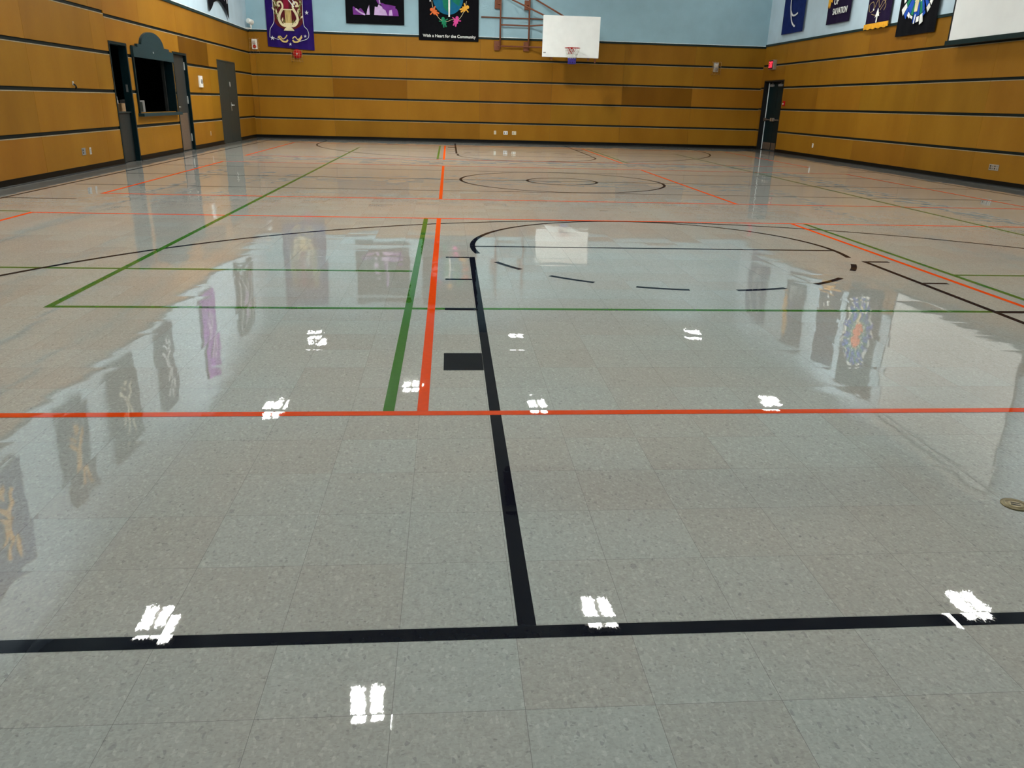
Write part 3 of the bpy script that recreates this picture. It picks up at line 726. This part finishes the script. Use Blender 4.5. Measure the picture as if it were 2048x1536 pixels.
# back wall: black banner with a lilac fountain
t = banner('black banner with pale violet splashes, between the lyre and globe banners', 'back', -3.32, -1.44, 3.615, 5.65, 'blackcloth', waves=2)
part(t, 'violet_splash', 'violet', lambda bm: [prism(bm, curve([(-.70, .26), (-.70, .50), (-.55, .40), (-.45, .46), (-.30, .26)], 16), YD - .006, YD), prism(bm, curve([(.10, .26), (.16, .62), (.42, .56), (.62, .50), (.72, .44), (.76, .26)], 20), YD - .006, YD), stroke(bm, curve([(.14, 1.5), (.14, .9), (.08, .74), (.18, .58), (.4, .56), (.66, .52)], 24), .06, YD - .006, .004)])
part(t, 'lilac_splash', 'lilac', lambda bm: [prism(bm, [(-.03, .27), (.0, .52), (.08, .50), (.15, .64), (.19, .60), (.26, .46), (.34, .42), (.40, .27)], YD - .010, YD - .006), prism(bm, [(-.28, .27), (-.24, .44), (-.18, .56), (-.17, .27)], YD - .010, YD - .006), prism(bm, [(.44, .27), (.46, .42), (.54, .44), (.57, .27)], YD - .010, YD - .006), stroke(bm, curve([(-.62, .44), (-.52, .36), (-.40, .30), (-.32, .27)], 12), [.02, .05] + [.05]*10 + [.03], YD - .010, .004), stroke(bm, curve([(.17, .6), (.15, .72), (.20, .85), (.18, 1.4)], 16), .04, YD - .010, .004), prism(bm, [(-.28, .74), (-.16, .80), (-.10, .95), (-.27, .98)], YD - .010, YD - .006)])

# back wall: black banner with a globe and lettering
t = banner('black banner with a blue-green globe ringed by felt children, lettered along its foot', 'back', -.975, .985, 3.19, 5.9, 'blackcloth', waves=4)
gz = 1.28
part(t, 'globe', 'bluefelt', lambda bm: prism(bm, ell(-.02, gz + .02, .50, .52, 40), YD - .006, YD))
part(t, 'land', 'tealfelt', lambda bm: [prism(bm, [(-.16, gz - .30), (.0, gz - .46), (.08, gz - .2), (.05, gz + .15), (-.1, gz + .4), (-.24, gz + .1)], YD - .010, YD - .006), prism(bm, [(.12, gz - .1), (.34, gz - .24), (.40, gz + .05), (.3, gz + .36), (.14, gz + .30)], YD - .010, YD - .006)])
part(t, 'white_bar', 'whitefelt', lambda bm: prism(bm, [(-.01, gz - .56), (.04, gz - .56), (.045, gz + .3), (-.015, gz + .3)], YD - .014, YD - .010))
part(t, 'white_bar', 'whitefelt', lambda bm: prism(bm, [(-.2, gz + .12), (.22, gz + .12), (.22, gz + .18), (-.2, gz + .18)], YD - .018, YD - .0145))
def child(x, z, a, col):
    def f(bm):
        def tr(px, pz): return (x + px*math.cos(a) - pz*math.sin(a), z + px*math.sin(a) + pz*math.cos(a))
        prism(bm, [tr(*p) for p in ell(0, .10, .055, .055, 14)], YD - .010, YD - .004)
        prism(bm, [tr(*p) for p in ((-.045, .06), (.045, .06), (.09, -.06), (.05, -.05), (.06, -.16), (.02, -.16), (0, -.07), (-.02, -.16), (-.06, -.16), (-.05, -.05), (-.09, -.06))], YD - .012, YD - .006)
        stroke(bm, [tr(-.15, .06), tr(-.03, .03), tr(.03, .03), tr(.15, .06)], .035, YD - .011, .004)
    part(t, 'felt_child', col, f)
for x, z, a, c in ((-.47, .86, 1.0, 'orangefelt'), (-.16, .56, .25, 'greenfelt'), (.24, .60, -.35, 'pink'), (.52, .98, -1.1, 'yellowfelt'), (-.55, 1.30, 1.6, 'silver'), (.60, 1.5, -1.6, 'orangefelt'), (-.42, 1.75, 2.3, 'pink'), (.36, 1.85, -2.4, 'greenfelt'), (0, 2.0, PI, 'yellowfelt')): child(x, z, a, c)
part(t, 'joining_cord', 'palegold', lambda bm: stroke(bm, curve([(-.55, 1.18), (-.50, .95), (-.36, .72), (-.25, .62), (-.05, .58), (.10, .64), (.30, .64), (.42, .76), (.50, .92), (.58, 1.2)], 36), .012, YD - .005, .003))
lettering('lettering', 'With a Heart for the Community', 1.74, 0.02, .135, YD - .006, 'whitefelt', t, .012, height=.12)

# right wall banners (facing the wall, right is towards the camera)
t = banner('royal blue banner with a white curved outline, nearest the corner above the exit doors', 'right', -26.78, -25.18, 3.615, 5.57, 'navycloth', waves=2)
part(t, 'white_outline', 'silver', lambda bm: [stroke(bm, curve([(-.28, 1.7), (-.26, 1.1), (-.22, .75), (-.04, .36), (.18, .20), (.26, .20)], 26), .055, YD - .004, .004), stroke(bm, curve([(-.20, .68), (-.02, .52), (.18, .50), (.36, .55)], 16), .05, YD - .004, .004), stroke(bm, curve([(.16, 1.10), (.26, .98), (.40, 1.02), (.42, 1.15)], 14), .05, YD - .004, .004), stroke(bm, curve([(-.2, 1.7), (0, 1.85), (.3, 1.7), (.42, 1.3), (.4, 1.15)], 20), .05, YD - .004, .004)])
t = banner('dark plum banner with gold flame edge and the words OF SALVATION', 'right', -23.63, -22.27, 3.645, 5.7, 'plumcloth', waves=2)
part(t, 'gold_flame', 'amber', lambda bm: prism(bm, [(-.66, .42), (-.60, .50), (-.54, .42), (-.50, .60), (-.44, .56), (-.40, .74), (-.44, .80), (-.34, .86), (-.38, 1.2), (-.30, 1.5), (-.5, 1.85), (-.66, 1.6)], YD - .006, YD))
lettering('lettering', 'OF', .26, -.18, .56, YD - .006, 'whitefelt', t, .006, height=.17)
lettering('lettering', 'SALVATION', .82, .10, .30, YD - .006, 'whitefelt', t, .006, height=.165)
part(t, 'violet_fold', 'violet', lambda bm: stroke(bm, curve([(-.16, .72), (-.08, 1.0), (-.12, 1.5)], 12), .06, YD - .003, .003))
t = banner('purple banner with thin scrollwork, a white arrowhead and gold fringe', 'right', -21.36, -20.20, 3.45, 5.6, 'plumcloth', waves=2)
part(t, 'scrollwork', 'gold', lambda bm: [stroke(bm, curve(c, 24), .009, YD - .005, .003) for c in ([(-.45, .62), (-.2, .66), (0, .62), (.3, .68), (.5, .64)], [(-.42, .30), (-.46, .46), (-.28, .52), (-.22, .34), (-.36, .28)], [(-.18, .38), (-.05, .56), (.05, .36), (.2, .52), (.34, .40), (.28, .28)], [(.10, .30), (.26, .44), (.42, .62), (.52, .56)], [(-.1, .70), (0, .98), (.08, .70)], [(-.3, .24), (-.1, .20), (.12, .24)])])
part(t, 'white_arrowhead', 'whitefelt', lambda bm: [prism(bm, [(.0, .36), (.10, .16), (.03, .18), (.02, .02), (-.03, .02), (-.03, .18), (-.10, .14)], YD - .009, YD - .005), prism(bm, star(-.22, .34, .04), YD - .009, YD - .005), prism(bm, star(.0, 1.1, .05), YD - .009, YD - .005)])
part(t, 'gold_fringe', 'amber', lambda bm: [prism(bm, [(-.58 + .029*k, -.115 + .012*math.sin(k*.7)), (-.554 + .029*k, -.115 + .012*math.sin(k*.7)), (-.553 + .029*k, .012), (-.581 + .029*k, .012)], YD - .012 + .003*(k % 2), YD + .01) for k in range(40)])
t = banner('black banner with a blue, white and green sunburst, beside the projection screen', 'right', -19.81, -18.20, 3.06, 5.85, 'blackcloth', waves=2)
def rays(bm):
    rr = random.Random(11); cz = 1.13
    for k in range(30):
        a = 2*PI*k/30 + rr.uniform(-.03, .03)
        for r0, r1, mi in ((.28, .46, 2 if k % 3 else 1), (.46, .74, 0 if k % 3 else 2), (.76, rr.uniform(.80, 1.0), (1, 0, 1)[k % 3])):
            w = .085
            p = [(-.0 + r0*math.cos(a-w)*.78, cz + r0*math.sin(a-w)), (r1*math.cos(a-w)*.78, cz + r1*math.sin(a-w)), (r1*math.cos(a+w)*.78, cz + r1*math.sin(a+w)), (r0*math.cos(a+w)*.78, cz + r0*math.sin(a+w))]
            prism(bm, p, YD - .006 - .001*mi, YD, mi)
    prism(bm, ell(0, cz, .22, .28, 24), YD - .010, YD, 3)
    prism(bm, [(-.12, cz - .26), (-.10, cz - .64), (.02, cz - .64), (.04, cz - .26)], YD - .014, YD - .009, 4)
    prism(bm, [(-.10, cz - .66), (-.07, cz - .86), (-.02, cz - .86), (.0, cz - .80), (.06, cz - .66)], YD - .014, YD - .009, 0)
    prism(bm, [(-.04, cz - .70), (.0, cz - .70), (-.02, cz - .90), (-.06, cz - .90)], YD - .016, YD - .012, 1)
part(t, 'sunburst', ['royal', 'whitefelt', 'greenfelt', 'orangefelt', 'palegold'], rays)

# left wall banners; only the pointed one dips into the frame, all are mirrored in the floor
def points(u):
    if u < .22: return .28*(u/.22)**1.2
    if u < .52: return .28 + .10*math.sin((u-.22)/.30*PI/2)
    return .38 - .38*((u-.52)/.48)**1.6
t = banner('black and silver banner with two long pointed tails, high on the left wall', 'left', 23.40, 25.48, 3.40, 5.65, 'blackcloth', outline=points, waves=2)
part(t, 'silver_stripe', 'silver', lambda bm: [stroke(bm, curve(c, 18), .07, YD - .004, .004) for c in ([(-.72, .40), (-.74, .9), (-.7, 2.1)], [(.82, .40), (.72, .9), (.7, 2.1)], [(-.3, .6), (0, 1.2), (-.2, 2.0)], [(.45, .55), (.2, 1.2), (.3, 2.0)])])
part(t, 'lilac_motif', 'lilac', lambda bm: [prism(bm, star(.5, .52, .09, 4), YD - .012, YD - .008), prism(bm, star(0, 1.5, .4, 8), YD - .012, YD - .008)])
for x0_, x1_, zb_, zt_, base, motif, lab in ((19.75, 21.0, 3.68, 5.66, 'violet', 'lilac', 'violet banner with lilac strokes, left of the pointed banner on the left wall'), (16.4, 17.45, 3.5, 5.32, 'plumcloth', 'silver', 'dark plum banner with silver strokes above the open doorway'), (13.7, 15.1, 3.55, 5.3, 'blackcloth', 'palegold', 'black banner with pale gold strokes on the left wall'), (11.8, 12.8, 3.6, 5.3, 'plumcloth', 'amber', 'plum banner with amber strokes on the left wall'), (9.4, 10.6, 3.6, 5.3, 'navycloth', 'amber', 'navy banner nearest the camera on the left wall')):
    t = banner(lab, 'left', x0_, x1_, zb_, zt_, base, waves=2); hw = (x1_ - x0_)/2; hh = zt_ - zb_
    part(t, 'motif', motif, lambda bm: [stroke(bm, curve([(-hw*.45, hh*.25), (0, hh*.45), (-hw*.25, hh*.8)], 14), .10, YD - .004, .004), stroke(bm, curve([(hw*.45, hh*.22), (hw*.1, hh*.5), (hw*.3, hh*.85)], 14), .10, YD - .004, .004), prism(bm, star(0, hh*.2, .14), YD - .012, YD - .006)])

# ------------------------------------------------------------------ projection screen
t = wthing('projection_screen', 'large white projection screen with black border hung on the right wall', 'projection screen', 'right', -15.25, 2.72, .16)
bm = bmesh.new(); rbox(bm, -2.17, 2.17, -.006, .006, .10, 3.12, .002); obj('screen_cloth', bm, 'screen', t)
bm = bmesh.new(); box(bm, -2.215, -2.165, -.008, .008, .09, 3.12); box(bm, 2.165, 2.215, -.008, .008, .09, 3.12); box(bm, -2.215, 2.215, -.008, .008, 3.11, 3.2); obj('black_border', bm, 'dark', t)
bm = bmesh.new(); rbox(bm, -2.26, 2.26, -.03, .03, 0, .095, .01); obj('bottom_bar', bm, 'trim', t)
bm = bmesh.new(); rbox(bm, -2.3, 2.3, -.09, .155, 3.2, 3.38, .015); obj('housing', bm, 'white', t)

# ------------------------------------------------------------------ wall fittings
def outlet(label, wall, x, z, m='white', gangs=1, group=None):
    t = wthing('wall_outlet', label, 'outlet', wall, x, z, .021, group); w = .036*gangs
    bm = bmesh.new(); rbox(bm, -w, w, -.007, .0, -.058, .058, .003); obj('cover_plate', bm, m, t)
    for g in range(gangs):
        for dz in (-.022, .022):
            bm = bmesh.new(); cx = (g - (gangs-1)/2)*.066; rbox(bm, cx - .014, cx + .014, -.0095, -.0065, dz - .014, dz + .014, .003); obj('socket', bm, 'dark' if (gangs + g) % 2 == 0 else 'grey', t)
    return t
outlet('grey double outlet plate low on the left wall, left of the open doorway', 'left', 14.41, .335, 'grey', 2)
outlet('bright single outlet right beside the grey plate, left of the doorway', 'left', 14.68, .33, 'chrome', 1)
outlet('brown outlet cover low between the grey door and the double storage door', 'left', 22.41, .335, 'tan', 1)
outlet('leftmost of three low outlets on the back wall below the hoop', 'back', 1.592, .34, 'cream', 1)
outlet('middle one of three low outlets on the back wall', 'back', 1.956, .335, 'white', 2)
outlet('rightmost of three low outlets on the back wall', 'back', 2.251, .335, 'cream', 2)
outlet('small white outlet low on the right wall near the exit doors', 'right', -23.38, .349, 'white', 1)
outlet('wide silver four-gang outlet low on the right wall below the screen', 'right', -15.27, .343, 'steel', 4)
t = wthing('wall_hook', 'small dark hook with chrome top on the left wall panel before the doorway', 'hook', 'left', 14.40, 1.413)
bm = bmesh.new(); rbox(bm, -.02, .02, -.012, 0, -.01, .055, .004); obj('hook_plate', bm, 'chrome', t)
bm = bmesh.new(); tube(bm, [(0, -.01, .01), (0, -.04, -.01), (0, -.05, -.04), (.01, -.03, -.065)], [.012, .014, .016, .01], 8); obj('peg', bm, 'dark', t)
t = wthing('thermostat', 'cream thermostat box on the left wall between the grey door and storage door', 'thermostat', 'left', 21.89, 1.626)
bm = bmesh.new(); rbox(bm, -.13, .13, -.045, 0, -.14, .14, .012); obj('guard_box', bm, 'white', t)
bm = bmesh.new(); lathe(bm, [(.055, -.045), (.055, -.062), (.04, -.068)], seg=20); obj('dial', bm, 'grey', t)
t = wthing('security_camera', 'white bullet security camera on the ledge in the far left corner', 'camera', 'left', 27.72, 3.325, .12)
bm = bmesh.new(); tube(bm, [(0, -.06, .155), (0, -.06, .02), (0, .118, .03)], .03, 8); obj('bracket', bm, 'white', t)
bm = bmesh.new(); tube(bm, [(-.13, .0, .24), (-.12, -.005, .238), (.06, -.09, .205), (.07, -.095, .203)], [.05, .075, .08, .07], 14); obj('camera_body', bm, 'white', t)
bm = bmesh.new(); tube(bm, [(.068, -.094, .2035), (.088, -.104, .20)], [.058, .05], 14); obj('camera_lens', bm, 'dark', t)
def cage(bm, w, h, d, cz=0., n=4, r=.005):
    for k in range(n + 1):
        x = -w + 2*w*k/n; tube(bm, [(x, 0, cz - h), (x, -d, cz - h*.85), (x, -d, cz + h*.85), (x, 0, cz + h)], r, 5)
    for k in range(n + 1):
        z = cz - h*.85 + 2*h*.85*k/n; tube(bm, [(-w, 0, z), (-w, -d, z), (w, -d, z), (w, 0, z)], r, 5)
def strobe(label, x, z, body):
    t = wthing('alarm_strobe', label, 'alarm strobe', 'back', x, z)
    bm = bmesh.new(); rbox(bm, -.085, .085, -.055, 0, -.15, .15, .012); obj('strobe_body', bm, body, t)
    bm = bmesh.new(); rbox(bm, -.05, .05, -.10, -.054, .0, .10, .018); obj('flash_lens', bm, 'chrome', t)
    bm = bmesh.new(); lathe(bm, [(.055, -.055), (.055, -.063), (.02, -.066)], seg=18, c=(0, 0, -.075)); obj('horn_grille', bm, 'red' if body == 'white' else 'grey', t)
    bm = bmesh.new(); cage(bm, .14, .22, .13, -.03, 3, .003); obj('wire_guard', bm, 'tan', t)
strobe('white alarm strobe in a wire guard by the far left corner', -6.30, 2.90, 'white')
strobe('silver alarm strobe in a wire guard near the far right corner', 9.14, 2.64, 'steel')
t = wthing('fire_bell', 'round red fire bell in a wire guard below the purple lyre banner', 'bell', 'back', -4.95, 2.645)
bm = bmesh.new(); lathe(bm, [(.142, -.03), (.148, -.05), (.13, -.085), (.08, -.11), (.02, -.118)], seg=32); lathe(bm, [(.08, 0), (.08, -.035)], seg=20); obj('gong', bm, 'red', t)
bm = bmesh.new(); lathe(bm, [(.03, -.115), (.028, -.13), (.01, -.134)], seg=14); obj('center_bolt', bm, 'chrome', t)
bm = bmesh.new(); cage(bm, .17, .19, .17, -.06, 4, .003); obj('wire_guard', bm, 'tan', t)
t = wthing('exit_sign', 'lit red exit sign above the far double doors', 'exit sign', 'right', -27.08, 2.72)
bm = bmesh.new(); rbox(bm, -.19, .19, -.12, 0, -.14, .16, .01); obj('sign_housing', bm, 'steel', t)
bm = bmesh.new(); rbox(bm, -.175, .175, -.126, -.119, -.125, .145, .003); f = obj('sign_face', bm, 'maroon', t)
lettering('exit_lettering', 'EXIT', .30, 0, .005, -.128, 'exitred', t, .02, height=.19)
t = wthing('fire_alarm_pull', 'small red fire alarm pull on the right wall beside the double doors', 'fire alarm', 'right', -25.84, 1.525)
bm = bmesh.new(); rbox(bm, -.05, .05, -.045, 0, -.075, .075, .008); obj('pull_body', bm, 'red', t)
bm = bmesh.new(); rbox(bm, -.038, .038, -.058, -.044, -.03, .0, .004); obj('pull_lever', bm, 'white', t)
# floor sleeve cover
t = thing('floor_socket', 'round brass floor socket cover with two slots, on the tiles at right', 'floor socket', (2.025, 2.305, 0))
bm = bmesh.new(); lathe(bm, [(.048, .0), (.048, .003), (.039, .005), (.036, .0035)], axis='z', seg=36); obj('outer_ring', bm, 'brass', t)
bm = bmesh.new(); lathe(bm, [(.035, .0005), (.034, .0042), (.022, .0048)], axis='z', seg=36); cp = obj('cap', bm, 'brass', t)
for dx in (-.008, .008):
    bm = bmesh.new(); rbox(bm, -.015, .015, dx - .003, dx + .003, .0047, .0056, .0003); s_ = obj('slot', bm, 'dark', cp); s_.rotation_euler = (0, 0, -.5)

# ------------------------------------------------------------------ world and camera
w = bpy.data.worlds.new('world'); scene.world = w; w.use_nodes = True
w.node_tree.nodes['Background'].inputs[0].default_value = (.02, .02, .02, 1); w.node_tree.nodes['Background'].inputs[1].default_value = 1.
cam = bpy.data.cameras.new('camera'); co = bpy.data.objects.new('camera', cam); COL.objects.link(co); scene.camera = co
f, yaw, pitch, roll, hh = 1542.182, 0.0862216, 0.3492061, -0.0273033, 1.30965
fw = Vector((math.sin(yaw)*math.cos(pitch), math.cos(yaw)*math.cos(pitch), -math.sin(pitch)))
r = Vector((math.cos(yaw), -math.sin(yaw), 0)); u = r.cross(fw)
r2 = r*math.cos(roll) - u*math.sin(roll); u2 = r*math.sin(roll) + u*math.cos(roll)
mtx = Matrix((r2, u2, -fw)).transposed().to_4x4(); mtx.translation = (0, 0, hh)
co.matrix_world = mtx
cam.sensor_fit = 'HORIZONTAL'; cam.sensor_width = 36.; cam.lens = f / 2048 * 36; cam.clip_start = .05; cam.clip_end = 200
scene.cycles.use_denoising = True
scene.cycles.max_bounces = 8; scene.cycles.diffuse_bounces = 5; scene.cycles.glossy_bounces = 4
scene.cycles.sample_clamp_indirect = 6.
